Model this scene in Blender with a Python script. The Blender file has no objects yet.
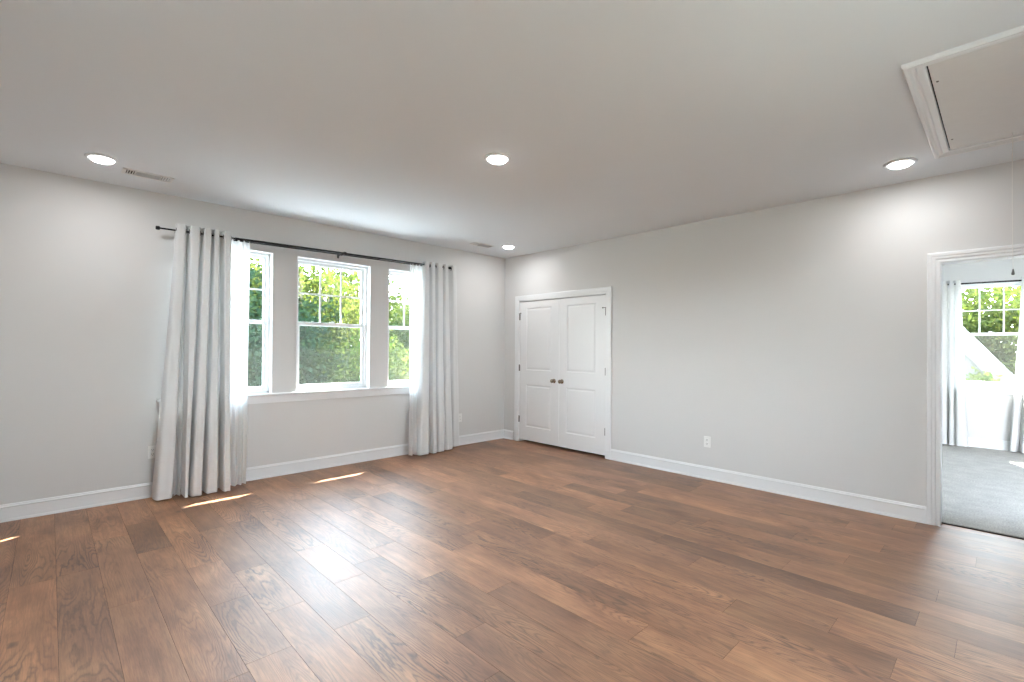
import bpy, bmesh, math, random
import numpy as np
from mathutils import Vector, Matrix

random.seed(7)
rng = np.random.default_rng(7)
SC = bpy.context.scene
COL = SC.collection

# ------------------------------------------------------------------ camera, world, sun, exposure
CX, CY, FPX = 511.87, 346.62, 477.78
YAW, PITCH, ROLL, EYE = .8023, .0064, .0080, 1.347
F = Vector((math.cos(YAW)*math.cos(PITCH), math.sin(YAW)*math.cos(PITCH), math.sin(PITCH)))
R = Vector((math.sin(YAW), -math.cos(YAW), 0)); U = R.cross(F)
R2 = R*math.cos(ROLL)+U*math.sin(ROLL); U2 = -R*math.sin(ROLL)+U*math.cos(ROLL)
cam = bpy.data.cameras.new('camera'); camo = bpy.data.objects.new('camera', cam); COL.objects.link(camo)
m = Matrix((R2, U2, -F)).transposed().to_4x4(); m.translation = Vector((0, 0, EYE)); camo.matrix_world = m
cam.sensor_width = 36; cam.lens = FPX/1024*36
cam.shift_x = -(CX-512)/1024; cam.shift_y = (CY-341)/1024
cam.clip_start = .02; cam.clip_end = 300
SC.camera = camo
SC.view_settings.view_transform = 'Standard'; SC.view_settings.look = 'None'
SC.view_settings.gamma = 1; SC.view_settings.use_curve_mapping = False
SC.view_settings.exposure = 0.50
SC.cycles.max_bounces = 10; SC.cycles.diffuse_bounces = 6; SC.cycles.glossy_bounces = 4
SC.cycles.transparent_max_bounces = 24; SC.cycles.transmission_bounces = 6
SC.cycles.sample_clamp_indirect = 6; SC.cycles.caustics_reflective = False; SC.cycles.caustics_refractive = False
SC.cycles.use_denoising = True

SKY = 22.0
world = bpy.data.worlds.new('sky'); SC.world = world; world.use_nodes = True
wn = world.node_tree.nodes; wl = world.node_tree.links; wn.clear()
tc = wn.new('ShaderNodeTexCoord'); sx = wn.new('ShaderNodeSeparateXYZ'); cr = wn.new('ShaderNodeValToRGB')
bg = wn.new('ShaderNodeBackground'); wo = wn.new('ShaderNodeOutputWorld')
wl.new(tc.outputs['Generated'], sx.inputs[0]); hz = wn.new('ShaderNodeMath'); hz.operation = 'MULTIPLY_ADD'; hz.inputs[1].default_value = .5; hz.inputs[2].default_value = .5; wl.new(sx.outputs['Z'], hz.inputs[0]); wl.new(hz.outputs[0], cr.inputs[0]); wl.new(cr.outputs[0], bg.inputs[0]); wl.new(bg.outputs[0], wo.inputs[0])
e0 = cr.color_ramp.elements[0]; e0.position = .495; e0.color = (.05, .06, .04, 1)      # distant land under the horizon
e1 = cr.color_ramp.elements.new(.505); e1.color = (.93, .965, 1, 1)
cr.color_ramp.elements[2].position = .88; cr.color_ramp.elements[2].color = (.62, .78, 1, 1)
bg.inputs[1].default_value = SKY

sun = bpy.data.lights.new('sun', 'SUN'); sun.energy = 95.0; sun.angle = .0093; sun.color = (1, .97, .92)
suno = bpy.data.objects.new('sun', sun); COL.objects.link(suno)
SUND = Vector((-1.3, -.62, -1.2)).normalized()
suno.rotation_euler = SUND.to_track_quat('-Z', 'Y').to_euler(); suno.location = (12, 12, 12)

CAN_W = 5.0          # watts of every recessed ceiling light
CAN_COL = (.985, .995, 1.0)

# ------------------------------------------------------------------ materials
def mat(name, col=(.8, .8, .8), rough=.5, metal=0, spec=.5, bump=0, bscale=200, noise=0, nscale=3, sheen=0):
    m = bpy.data.materials.new(name); m.use_nodes = True
    nt = m.node_tree; b = nt.nodes['Principled BSDF']
    b.inputs['Base Color'].default_value = (*col, 1); b.inputs['Roughness'].default_value = rough
    b.inputs['Metallic'].default_value = metal; b.inputs['Specular IOR Level'].default_value = spec
    if sheen: b.inputs['Sheen Weight'].default_value = sheen
    tc = nt.nodes.new('ShaderNodeTexCoord')
    if noise:
        n = nt.nodes.new('ShaderNodeTexNoise'); n.inputs['Scale'].default_value = nscale; n.inputs['Detail'].default_value = 4
        nt.links.new(tc.outputs['Object'], n.inputs['Vector'])
        mr = nt.nodes.new('ShaderNodeMapRange'); mr.inputs['To Min'].default_value = 1-noise; mr.inputs['To Max'].default_value = 1+noise
        nt.links.new(n.outputs[0], mr.inputs[0])
        mx = nt.nodes.new('ShaderNodeVectorMath'); mx.operation = 'SCALE'; mx.inputs[0].default_value = col
        nt.links.new(mr.outputs[0], mx.inputs['Scale']); nt.links.new(mx.outputs[0], b.inputs['Base Color'])
    if bump:
        n = nt.nodes.new('ShaderNodeTexNoise'); n.inputs['Scale'].default_value = bscale; n.inputs['Detail'].default_value = 3
        nt.links.new(tc.outputs['Object'], n.inputs['Vector'])
        bp = nt.nodes.new('ShaderNodeBump'); bp.inputs['Strength'].default_value = bump; bp.inputs['Distance'].default_value = .002
        nt.links.new(n.outputs[0], bp.inputs['Height']); nt.links.new(bp.outputs[0], b.inputs['Normal'])
    return m

M = {}
M['wall'] = mat('wall_paint', (.672, .668, .662), .75, spec=.25, bump=.06, bscale=260, noise=.01)
M['ceiling'] = mat('ceiling_paint', (.765, .802, .835), .9, spec=.15, bump=.05, bscale=240, noise=.01)
M['trim'] = mat('trim_paint', (.80, .81, .82), .32, spec=.5, noise=.008, nscale=8)
M['door'] = mat('door_paint', (.80, .805, .81), .36, spec=.5, bump=.03, bscale=120, noise=.008)
M['vinyl'] = mat('window_vinyl', (.84, .86, .87), .35, noise=.01)
M['black'] = mat('black_metal', (.006, .006, .007), .45, spec=.25, noise=.1, nscale=60)
M['nickel'] = mat('brushed_nickel', (.34, .27, .20), .16, metal=1, noise=.15, nscale=50)
M['hinge'] = mat('hinge_metal', (.20, .19, .18), .4, metal=.8, noise=.15, nscale=50)
M['plate'] = mat('outlet_plastic', (.83, .83, .82), .35, noise=.01)
M['slot'] = mat('dark_slot', (.03, .03, .03), .7, noise=.1)
M['hatch'] = mat('hatch_board', (.74, .735, .72), .5, bump=.25, bscale=35, noise=.03, nscale=14)
M['register'] = mat('register_metal', (.78, .78, .77), .4, noise=.01)
M['cord'] = mat('cord_cotton', (.80, .79, .76), .8, noise=.05)
M['dark'] = mat('dark_void', (.02, .018, .016), .9, noise=.1)
M['grass'] = mat('ground_cover', (.17, .165, .14), .9, noise=.4, nscale=.6)
M['added_concrete'] = mat('bounce_concrete', (.84, .83, .82), .9, noise=.08, nscale=2)  # kept pale so the added paving throws light upward
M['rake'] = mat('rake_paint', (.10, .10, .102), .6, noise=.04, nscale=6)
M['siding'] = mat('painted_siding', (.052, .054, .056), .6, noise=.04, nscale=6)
M['shingle'] = mat('roof_shingle', (.16, .155, .15), .9, noise=.3, nscale=20)
M['bark'] = mat('bark', (.10, .075, .055), .9, bump=.6, bscale=20, noise=.3, nscale=8)

def fabric(name, col, trans, clear, weave=900):
    m = bpy.data.materials.new(name); m.use_nodes = True; nt = m.node_tree; nt.nodes.clear()
    out = nt.nodes.new('ShaderNodeOutputMaterial'); d = nt.nodes.new('ShaderNodeBsdfDiffuse'); t = nt.nodes.new('ShaderNodeBsdfTranslucent')
    d.inputs[0].default_value = (*col, 1); t.inputs[0].default_value = (*col, 1)
    mx = nt.nodes.new('ShaderNodeMixShader'); mx.inputs[0].default_value = trans
    nt.links.new(d.outputs[0], mx.inputs[1]); nt.links.new(t.outputs[0], mx.inputs[2])
    tc = nt.nodes.new('ShaderNodeTexCoord'); n = nt.nodes.new('ShaderNodeTexNoise'); n.inputs['Scale'].default_value = weave
    mp = nt.nodes.new('ShaderNodeMapping'); mp.inputs['Scale'].default_value = (1, 1, .15)
    nt.links.new(tc.outputs['Object'], mp.inputs[0]); nt.links.new(mp.outputs[0], n.inputs['Vector'])
    bp = nt.nodes.new('ShaderNodeBump'); bp.inputs['Strength'].default_value = .04; bp.inputs['Distance'].default_value = .0004
    nt.links.new(n.outputs[0], bp.inputs['Height']); nt.links.new(bp.outputs[0], d.inputs['Normal'])
    if clear:
        tr = nt.nodes.new('ShaderNodeBsdfTransparent'); m2 = nt.nodes.new('ShaderNodeMixShader'); m2.inputs[0].default_value = clear
        nt.links.new(mx.outputs[0], m2.inputs[1]); nt.links.new(tr.outputs[0], m2.inputs[2]); nt.links.new(m2.outputs[0], out.inputs[0])
    else: nt.links.new(mx.outputs[0], out.inputs[0])
    return m
M['drape'] = fabric('drape_cloth', (.73, .735, .735), .06, 0)
M['sheer'] = fabric('sheer_cloth', (.94, .94, .94), .6, .02)
M['drape_white'] = fabric('white_drape_cloth', (.80, .80, .79), .22, 0)
M['screen'] = fabric('insect_mesh', (.15, .155, .14), .3, .84, 3000)

def glassmat():
    m = bpy.data.materials.new('window_glass'); m.use_nodes = True; nt = m.node_tree; nt.nodes.clear()
    out = nt.nodes.new('ShaderNodeOutputMaterial'); tr = nt.nodes.new('ShaderNodeBsdfTransparent'); tr.inputs[0].default_value = (.95, .975, .96, 1)
    gl = nt.nodes.new('ShaderNodeBsdfGlossy'); gl.inputs['Roughness'].default_value = .01
    lw = nt.nodes.new('ShaderNodeLayerWeight'); lw.inputs[0].default_value = .5
    pw = nt.nodes.new('ShaderNodeMath'); pw.operation = 'POWER'; pw.inputs[1].default_value = 4.5; nt.links.new(lw.outputs['Facing'], pw.inputs[0])
    fr = nt.nodes.new('ShaderNodeMath'); fr.operation = 'MULTIPLY_ADD'; fr.inputs[1].default_value = .9; fr.inputs[2].default_value = .03; nt.links.new(pw.outputs[0], fr.inputs[0])
    mx = nt.nodes.new('ShaderNodeMixShader')
    nt.links.new(fr.outputs[0], mx.inputs[0]); nt.links.new(tr.outputs[0], mx.inputs[1]); nt.links.new(gl.outputs[0], mx.inputs[2]); nt.links.new(mx.outputs[0], out.inputs[0])
    return m
M['glass'] = glassmat()

def emit(name, col, s):
    m = bpy.data.materials.new(name); m.use_nodes = True; nt = m.node_tree
    b = nt.nodes['Principled BSDF']; b.inputs['Base Color'].default_value = (.9, .9, .9, 1)
    b.inputs['Emission Color'].default_value = (*col, 1); b.inputs['Emission Strength'].default_value = s
    return m
M['lens'] = emit('lit_lens', CAN_COL, 18.0)

class NT:
    """tiny helper for node graphs"""
    def __init__(s, m): s.nt = m.node_tree; s.n = s.nt.nodes; s.l = s.nt.links
    def math(s, op, a, b=None, c=None, clamp=False):
        x = s.n.new('ShaderNodeMath'); x.operation = op; x.use_clamp = clamp
        for i, v in enumerate((a, b, c)):
            if v is None: continue
            if isinstance(v, (int, float)): x.inputs[i].default_value = v
            else: s.l.new(v, x.inputs[i])
        return x.outputs[0]
    def noise(s, vec, scale, detail=2, rough=.5, dist=0):
        x = s.n.new('ShaderNodeTexNoise'); x.inputs['Scale'].default_value = scale; x.inputs['Detail'].default_value = detail
        x.inputs['Roughness'].default_value = rough; x.inputs['Distortion'].default_value = dist; s.l.new(vec, x.inputs['Vector']); return x.outputs[0]
    def mapping(s, vec, scale):
        x = s.n.new('ShaderNodeMapping'); x.inputs['Scale'].default_value = scale; s.l.new(vec, x.inputs[0]); return x.outputs[0]
    def ramp(s, v, pts):
        x = s.n.new('ShaderNodeValToRGB'); e = x.color_ramp.elements
        while len(e) < len(pts): e.new(.5)
        for q, (p, c) in zip(e, pts): q.position = p; q.color = (*c, 1) if len(c) == 3 else c
        s.l.new(v, x.inputs[0]); return x.outputs[0]
    def mix(s, f, a, b, mode='MIX'):
        x = s.n.new('ShaderNodeMix'); x.data_type = 'RGBA'; x.blend_type = mode
        for i, v in ((0, f), (6, a), (7, b)):
            if isinstance(v, (int, float)): x.inputs[i].default_value = v
            elif isinstance(v, tuple): x.inputs[i].default_value = (*v, 1)
            else: s.l.new(v, x.inputs[i])
        return x.outputs[2]

def wood():
    m = bpy.data.materials.new('oak_planks'); m.use_nodes = True; g = NT(m); b = g.n['Principled BSDF']
    tc = g.n.new('ShaderNodeTexCoord'); at = g.n.new('ShaderNodeAttribute'); at.attribute_name = 'plank'
    sep = g.n.new('ShaderNodeSeparateColor'); g.l.new(at.outputs['Color'], sep.inputs[0])
    tone, rx, ry = sep.outputs[0], sep.outputs[1], sep.outputs[2]
    off = g.n.new('ShaderNodeCombineXYZ')
    g.l.new(g.math('MULTIPLY', rx, 37.), off.inputs[0]); g.l.new(g.math('MULTIPLY', ry, 53.), off.inputs[1]); g.l.new(g.math('MULTIPLY', rx, 19.), off.inputs[2])
    va = g.n.new('ShaderNodeVectorMath'); va.operation = 'ADD'; g.l.new(tc.outputs['Object'], va.inputs[0]); g.l.new(off.outputs[0], va.inputs[1])
    P = va.outputs[0]
    # cathedral rings: contour lines of a stretched smooth field
    fld = g.math('ADD', g.noise(g.mapping(P, (1, .11, 1)), 7.5, 1.2, .4, .1), g.math('MULTIPLY', g.noise(g.mapping(P, (1, .22, 1)), 60, 2), .034))
    rings = g.math('PINGPONG', g.math('MULTIPLY', fld, 30.), .5)       # 0..0.5
    line = g.math('SMOOTH_MIN', g.math('MULTIPLY', rings, 3.6), 1., .3)
    mask = g.math('MULTIPLY_ADD', g.noise(g.mapping(P, (1, .35, 1)), 2.4, 2), 3.2, -1.25, True)   # where the grain is strong
    fib = g.noise(g.mapping(P, (1, .045, 1)), 210, 4, .75)
    streak = g.noise(g.mapping(P, (1, .06, 1)), 38, 3, .6)
    blot = g.noise(g.mapping(P, (1, .45, 1)), 4.5, 3, .55, .4)
    base = g.ramp(g.math('MULTIPLY_ADD', blot, 1.8, -.45, True), [(0, (.165, .064, .027)), (.42, (.33, .146, .066)), (.75, (.43, .207, .096)), (1, (.52, .27, .13))])
    base = g.mix(g.math('MULTIPLY', ry, .14), base, (.33, .19, .15))
    dark = g.mix(.9, base, (.06, .026, .015))
    gl = g.math('MULTIPLY', g.math('SUBTRACT', 1., line), g.math('MULTIPLY', mask, 1.0), clamp=True)
    c = g.mix(gl, base, dark)
    st = g.math('MULTIPLY_ADD', streak, .9, .55); c = g.mix(1., c, g.mix(0., st, st), 'MULTIPLY')
    fb = g.math('MULTIPLY_ADD', fib, 1.3, .36); c = g.mix(1., c, g.mix(0., fb, fb), 'MULTIPLY')
    # knots
    vo = g.n.new('ShaderNodeTexVoronoi'); vo.inputs['Scale'].default_value = 2.1; g.l.new(g.mapping(P, (1.2, .75, 1)), vo.inputs['Vector'])
    vs = g.n.new('ShaderNodeSeparateColor'); g.l.new(vo.outputs['Color'], vs.inputs[0])
    size = g.math('MULTIPLY', g.math('GREATER_THAN', vs.outputs[0], .72), g.math('MULTIPLY_ADD', vs.outputs[1], .04, .02))
    kd = g.math('ADD', vo.outputs['Distance'], g.math('MULTIPLY_ADD', g.noise(P, 40, 2), .03, -.015))
    kn = g.math('SUBTRACT', 1., g.math('DIVIDE', kd, g.math('ADD', size, .0001)), clamp=True)
    kn = g.math('MULTIPLY', g.math('POWER', kn, .6), g.math('GREATER_THAN', size, .001), clamp=True)
    c = g.mix(g.math('MULTIPLY', kn, .8), c, (.05, .026, .018))
    tn = g.math('MULTIPLY', tone, 2.); c = g.mix(1., c, g.mix(0., tn, tn), 'MULTIPLY')
    g.l.new(c, b.inputs['Base Color'])
    rg = g.math('MULTIPLY_ADD', fib, .06, .41); g.l.new(rg, b.inputs['Roughness'])
    b.inputs['Specular IOR Level'].default_value = .8
    b.inputs['Coat Weight'].default_value = .25; b.inputs['Coat Roughness'].default_value = .5; b.inputs['Coat IOR'].default_value = 1.6
    bp = g.n.new('ShaderNodeBump'); bp.inputs['Strength'].default_value = .10; bp.inputs['Distance'].default_value = .0015
    h = g.math('ADD', line, g.math('MULTIPLY', fib, .3)); g.l.new(h, bp.inputs['Height']); g.l.new(bp.outputs[0], b.inputs['Normal'])
    return m
M['wood'] = wood()

def carpet():
    m = bpy.data.materials.new('carpet_pile'); m.use_nodes = True; g = NT(m); b = g.n['Principled BSDF']
    tc = g.n.new('ShaderNodeTexCoord'); P = tc.outputs['Object']
    n = g.noise(P, 90, 4, .7); n2 = g.noise(P, 7, 3)
    c = g.ramp(n, [(.3, (.30, .285, .26)), (.7, (.62, .60, .565))]); c2 = g.ramp(n2, [(.3, (.85, .85, .85)), (.7, (1, 1, 1))])
    g.l.new(g.mix(1., c, c2, 'MULTIPLY'), b.inputs['Base Color']); b.inputs['Roughness'].default_value = 1; b.inputs['Specular IOR Level'].default_value = .1
    bp = g.n.new('ShaderNodeBump'); bp.inputs['Strength'].default_value = .7; bp.inputs['Distance'].default_value = .006; g.l.new(n, bp.inputs['Height']); g.l.new(bp.outputs[0], b.inputs['Normal'])
    return m
M['carpet'] = carpet()

def leafmat(name, lo, hi, trans=.45):
    m = bpy.data.materials.new(name); m.use_nodes = True; g = NT(m); g.n.clear()
    out = g.n.new('ShaderNodeOutputMaterial'); at = g.n.new('ShaderNodeAttribute'); at.attribute_name = 'leaf'
    sep = g.n.new('ShaderNodeSeparateColor'); g.l.new(at.outputs['Color'], sep.inputs[0])
    c = g.ramp(sep.outputs[0], [(0, lo), (1, hi)])
    d = g.n.new('ShaderNodeBsdfDiffuse'); t = g.n.new('ShaderNodeBsdfTranslucent'); mx = g.n.new('ShaderNodeMixShader'); mx.inputs[0].default_value = trans
    g.l.new(c, d.inputs[0]); g.l.new(g.mix(1., c, (1.0, 1.0, .55), 'MULTIPLY'), t.inputs[0])
    g.l.new(d.outputs[0], mx.inputs[1]); g.l.new(t.outputs[0], mx.inputs[2]); g.l.new(mx.outputs[0], out.inputs[0])
    return m
M['leaf_bright'] = leafmat('bright_leaves', (.022, .050, .010), (.098, .100, .036))
M['leaf_mid'] = leafmat('green_leaves', (.013, .030, .009), (.056, .063, .023))
M['leaf_dark'] = leafmat('dark_leaves', (.006, .016, .011), (.015, .025, .015), .25)

# ------------------------------------------------------------------ mesh helpers
def obj(name, verts, faces, material, parent=None, smooth=False):
    me = bpy.data.meshes.new(name); me.from_pydata([tuple(v) for v in verts], [], faces); me.materials.append(material)
    if smooth:
        for p in me.polygons: p.use_smooth = True
    o = bpy.data.objects.new(name, me); COL.objects.link(o)
    if parent: o.parent = parent
    me.update(); return o

def objbm(name, bm, material, parent=None, smooth=False):
    me = bpy.data.meshes.new(name); bmesh.ops.recalc_face_normals(bm, faces=bm.faces); bm.to_mesh(me); bm.free(); me.materials.append(material)
    if smooth:
        for p in me.polygons: p.use_smooth = True
    o = bpy.data.objects.new(name, me); COL.objects.link(o)
    if parent: o.parent = parent
    return o

def tag(o, label, cat, group=None, kind=None):
    o['label'] = label; o['category'] = cat
    if group: o['group'] = group
    if kind: o['kind'] = kind
    return o

def empty(name, label, cat, loc=(0, 0, 0), group=None, kind=None):
    o = bpy.data.objects.new(name, None); COL.objects.link(o); o.location = loc; o.empty_display_size = .1
    return tag(o, label, cat, group, kind)

def box(bm, a, b, bevel=0):
    a = Vector(a); b = Vector(b); r = bmesh.ops.create_cube(bm, size=1)
    for v in r['verts']:
        v.co = Vector([(a[i]+b[i])/2 + v.co[i]*abs(b[i]-a[i]) for i in range(3)])
    if bevel:
        es = set(e for v in r['verts'] for e in v.link_edges)
        bmesh.ops.bevel(bm, geom=list(es), offset=bevel, segments=2, affect='EDGES', profile=.6)

def cyl(bm, p0, p1, r0, r1=None, seg=20, caps=True):
    p0 = Vector(p0); p1 = Vector(p1); d = p1-p0
    q = d.to_track_quat('Z', 'Y').to_matrix().to_4x4(); q.translation = (p0+p1)/2
    bmesh.ops.create_cone(bm, cap_ends=caps, segments=seg, radius1=r0, radius2=r0 if r1 is None else r1, depth=d.length, matrix=q)

def lathe(bm, prof, origin, axis, seg=28):
    """prof: (radius, distance along axis)"""
    q = Vector(axis).to_track_quat('Z', 'Y').to_matrix(); o = Vector(origin); rows = []
    for r, h in prof:
        if r < 1e-6: rows.append([bm.verts.new(o+q@Vector((0, 0, h)))])
        else: rows.append([bm.verts.new(o+q@Vector((r*math.cos(2*math.pi*i/seg), r*math.sin(2*math.pi*i/seg), h))) for i in range(seg)])
    for a, b in zip(rows, rows[1:]):
        for i in range(seg):
            j = (i+1) % seg
            if len(a) == 1 and len(b) == 1: continue
            if len(a) == 1: bm.faces.new((a[0], b[i], b[j]))
            elif len(b) == 1: bm.faces.new((a[i], a[j], b[0]))
            else: bm.faces.new((a[i], a[j], b[j], b[i]))

def holed_wall(name, axis, lo, hi, u0, u1, z0, z1, holes, material, parent=None):
    """slab normal to axis, between lo and hi on it; holes (ua,ub,za,zb)"""
    us = sorted({u0, u1, *[h[0] for h in holes], *[h[1] for h in holes]}); zs = sorted({z0, z1, *[h[2] for h in holes], *[h[3] for h in holes]})
    us = [u for u in us if u0 <= u <= u1]; zs = [z for z in zs if z0 <= z <= z1]
    def solid(i, j):
        if i < 0 or j < 0 or i >= len(us)-1 or j >= len(zs)-1: return False
        uc = (us[i]+us[i+1])/2; zc = (zs[j]+zs[j+1])/2
        return not any(h[0] < uc < h[1] and h[2] < zc < h[3] for h in holes)
    bm = bmesh.new(); cache = {}
    def V(d, u, z):
        k = (d, round(u, 5), round(z, 5))
        if k not in cache:
            cache[k] = bm.verts.new((d, u, z) if axis == 0 else (u, d, z) if axis == 1 else (u, z, d))
        return cache[k]
    for i in range(len(us)-1):
        for j in range(len(zs)-1):
            if not solid(i, j): continue
            a, b, c, d = us[i], us[i+1], zs[j], zs[j+1]
            for t in (lo, hi): bm.faces.new((V(t, a, c), V(t, b, c), V(t, b, d), V(t, a, d)))
            if not solid(i-1, j): bm.faces.new((V(lo, a, c), V(hi, a, c), V(hi, a, d), V(lo, a, d)))
            if not solid(i+1, j): bm.faces.new((V(lo, b, c), V(hi, b, c), V(hi, b, d), V(lo, b, d)))
            if not solid(i, j-1): bm.faces.new((V(lo, a, c), V(hi, a, c), V(hi, b, c), V(lo, b, c)))
            if not solid(i, j+1): bm.faces.new((V(lo, a, d), V(hi, a, d), V(hi, b, d), V(lo, b, d)))
    return objbm(name, bm, material, parent)

def sweep(bm, path, prof, place, closed_prof=True):
    """path: list of (u, z, du, dz): profile offset w goes along (du,dz); prof: (w, depth)"""
    rows = [[bm.verts.new(place(u+du*w, z+dz*w, d)) for w, d in prof] for u, z, du, dz in path]
    n = len(prof)
    for a, b in zip(rows, rows[1:]):
        for i in range(n if closed_prof else n-1):
            j = (i+1) % n; bm.faces.new((a[i], a[j], b[j], b[i]))
    for r in (rows[0], rows[-1]):
        try: bm.faces.new(r)
        except ValueError: pass

XW, YW, H = 4.996, 5.3306, 2.74          # right wall, window wall, ceiling height
XB = 5.111                               # back face of the right wall
X2 = 9.50                                # far wall of the next room
XL, YS = -.75, -.85                      # walls behind the camera
eastP = lambda u, z, d: (XW-d, u, z)
northP = lambda u, z, d: (u, YW-d, z)
east2P = lambda u, z, d: (X2-d, u, z)

# ------------------------------------------------------------------ room shell
WIN = [(.81, 1.676), (1.912, 2.778), (3.012, 3.878)]
WZ0, WZ1 = .87, 2.347
FILL_S = [(.9, 2.4)]; FILL_W = [(1.7, 2.15)]   # windows added behind the viewer, unseen, for fill daylight
DOOR = (-.46, .353, 2.051)               # doorway in right wall
CLO = (3.478, 5.0, 2.053)                # closet opening
tag(holed_wall('wall_north', 1, YW, YW+.19, XL-.15, 10.0, -.3, H+.25, [(a, b, WZ0, WZ1) for a, b in WIN], M['wall']), 'long pale greige wall with the three windows', 'wall', kind='structure')
tag(holed_wall('wall_east', 0, XW, XB, YS-.15, YW, 0, H, [(DOOR[0]-.02, DOOR[1]+.02, -.1, DOOR[2]+.02), (CLO[0]-.02, CLO[1]+.02, -.1, CLO[2]+.02)], M['wall']), 'pale greige wall with the closet and the open doorway', 'wall', kind='structure')
tag(holed_wall('wall_south', 1, YS-.15, YS, XL-.15, XW, -.3, H, [(a, b, 1.0, 2.35) for a, b in FILL_S], M['wall']), 'plain greige wall behind the viewer', 'wall', kind='structure')
tag(holed_wall('wall_west', 0, XL-.15, XL, YS, YW, -.3, H, [(a, b, .6, 2.35) for a, b in FILL_W], M['wall']), 'plain greige side wall beyond the left edge', 'wall', kind='structure')
HX0, HX1, HY0, HY1 = 3.035, 4.412, -.31, .272       # attic hatch opening
tag(holed_wall('ceiling', 2, H, H+.15, XL-.15, XW+.06, YS-.15, YW+.02, [(HX0, HX1, HY0, HY1)], M['ceiling']), 'flat white ceiling of the main room', 'ceiling', kind='structure')

# next room
W2 = (-.285, .575)
B2L, B2R = 2.4, -2.3
WZ2 = (.875, 2.352)
tag(holed_wall('wall_bedroom_east', 0, X2, X2+.19, B2R-.15, B2L+.15, -.3, H+.25, [(W2[0], W2[1], *WZ2)], M['wall']), 'far wall of the next room with its window', 'wall', kind='structure')
tag(holed_wall('wall_bedroom_north', 1, B2L, B2L+.12, XB, X2, 0, H, [], M['wall']), 'side wall of the next room, hidden left of the doorway', 'wall', kind='structure')
tag(holed_wall('wall_bedroom_south', 1, B2R-.12, B2R, XB, X2, 0, H, [], M['wall']), 'side wall of the next room, hidden right of the doorway', 'wall', kind='structure')
tag(holed_wall('ceiling_bedroom', 2, H, H+.12, XB-.05, X2+.02, B2R-.1, B2L+.1, [], M['ceiling']), 'white ceiling of the next room seen through the doorway', 'ceiling', kind='structure')
bm = bmesh.new(); box(bm, (XB-.012, B2R, -.1), (X2, B2L, .012))
tag(objbm('floor_bedroom', bm, M['carpet']), 'pale grey carpet in the next room', 'carpet', kind='structure')
# closet box behind the double doors
bm = bmesh.new()
box(bm, (5.9, 3.2, -.05), (6.0, 5.33, 2.6)); box(bm, (XB, 3.1, -.05), (6.0, 3.2, 2.6)); box(bm, (XB, 3.1, 2.5), (6.0, 5.33, 2.6)); box(bm, (XB, 3.1, -.12), (6.0, 5.33, -.02))
tag(objbm('wall_closet', bm, M['dark']), 'dark closet interior behind the double doors', 'wall', kind='structure')
# attic space over the hatch
bm = bmesh.new(); box(bm, (HX0-.1, HY0-.1, H+.15), (HX1+.1, HY1+.1, H+.2)); tag(objbm('ceiling_attic', bm, M['dark']), 'dark attic above the hatch', 'ceiling', kind='structure')
# the roof eave outside the window wall
bm = bmesh.new(); box(bm, (-1.2, YW+.19, 2.76), (13.2, YW+.862, 2.80)); box(bm, (-1.2, YW+.862, 2.74), (13.2, YW+.880, 2.92)); 
tag(objbm('roof_eave', bm, M['trim']), 'white roof eave above the outside of the windows', 'roof', kind='structure')
bm = bmesh.new(); box(bm, (X2+.19, -3, 2.76), (X2+1.2, 3, 2.80)); box(bm, (X2+1.2, -3, 2.74), (X2+1.22, 3, 2.92))  # eave added out of view to shrink the next room's sun patch
tag(objbm('sun_cut_eave', bm, M['trim']), 'unseen white eave added to cut the sun into the next room', 'roof', kind='structure')

# ------------------------------------------------------------------ plank floor
PW, P0 = .190, .040
JO = {-1: [3.83], 1: [3.203], 2: [4.592, 3.92], 3: [3.455, 2.87, 2.243], 4: [4.088, 3.209, 2.595], 5: [4.127, 2.233], 6: [3.257, 2.672, 1.474], 7: [1.785],
      8: [2.964, 2.374], 9: [1.993], 10: [1.218], 11: [2.739, .861], 12: [2.878], 13: [1.017, .333], 14: [.593], 15: [3.901, .158], 16: [3.198],
      17: [2.492], 18: [2.257, 1.801], 19: [1.645, .721], 20: [1.079], 22: [.133], 25: [2.193]}
TO = {(2, 4.8): 1.12, (2, 4.2): .80, (2, 3): 1.02, (1, 4): .96, (1, 2): .95, (0, 3): .9, (3, 4): 1.14, (3, 3.2): 1.03, (3, 2.5): .96, (4, 4.5): .86, (4, 3.6): .90, (4, 2.9): .98,
      (4, 2): 1.05, (5, 4.5): 1.1, (5, 3): .9, (6, 4): .95, (6, 3): 1.13, (6, 2): 1.0, (6, 1): .8, (8, 2.6): 1.12, (8, 1.5): .86, (9, 3): 1.1, (9, 1): .88,
      (10, 2): 1.1, (10, .8): 1.04, (15, 4.2): 1.22, (16, 2): .74, (16, 1): .74, (17, 2.7): .82, (17, 1.5): 1., (18, 2): .78, (18, 3): 1.18, (19, 1.2): 1.08, (19, .5): .9,
      (13, .7): .80, (13, 2): 1.04, (14, .3): 1.1, (15, .5): .96, (22, .5): 1.05, (22, 0): .88, (20, 2): .86, (12, 1): 1.06, (11, 1.5): .95, (11, .5): 1.1}
V, Fc, ATT = [], [], []
def plank(x0, x1, y0, y1, tone):
    g, c = .0005, .0009
    a = [(x0+g, y0+g), (x1-g, y0+g), (x1-g, y1-g), (x0+g, y1-g)]; b = [(x0+c, y0+c), (x1-c, y0+c), (x1-c, y1-c), (x0+c, y1-c)]
    s = len(V)
    V.extend([(x, y, -.0006) for x, y in a]); V.extend([(x, y, 0) for x, y in b])
    r = ((1+(tone-1)*1.4)*.43, random.random(), random.random(), 1)
    Fc.append((s+4, s+5, s+6, s+7)); ATT.append(r)
    for i in range(4):
        j = (i+1) % 4; Fc.append((s+i, s+j, s+4+j, s+4+i)); ATT.append(r)
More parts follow.
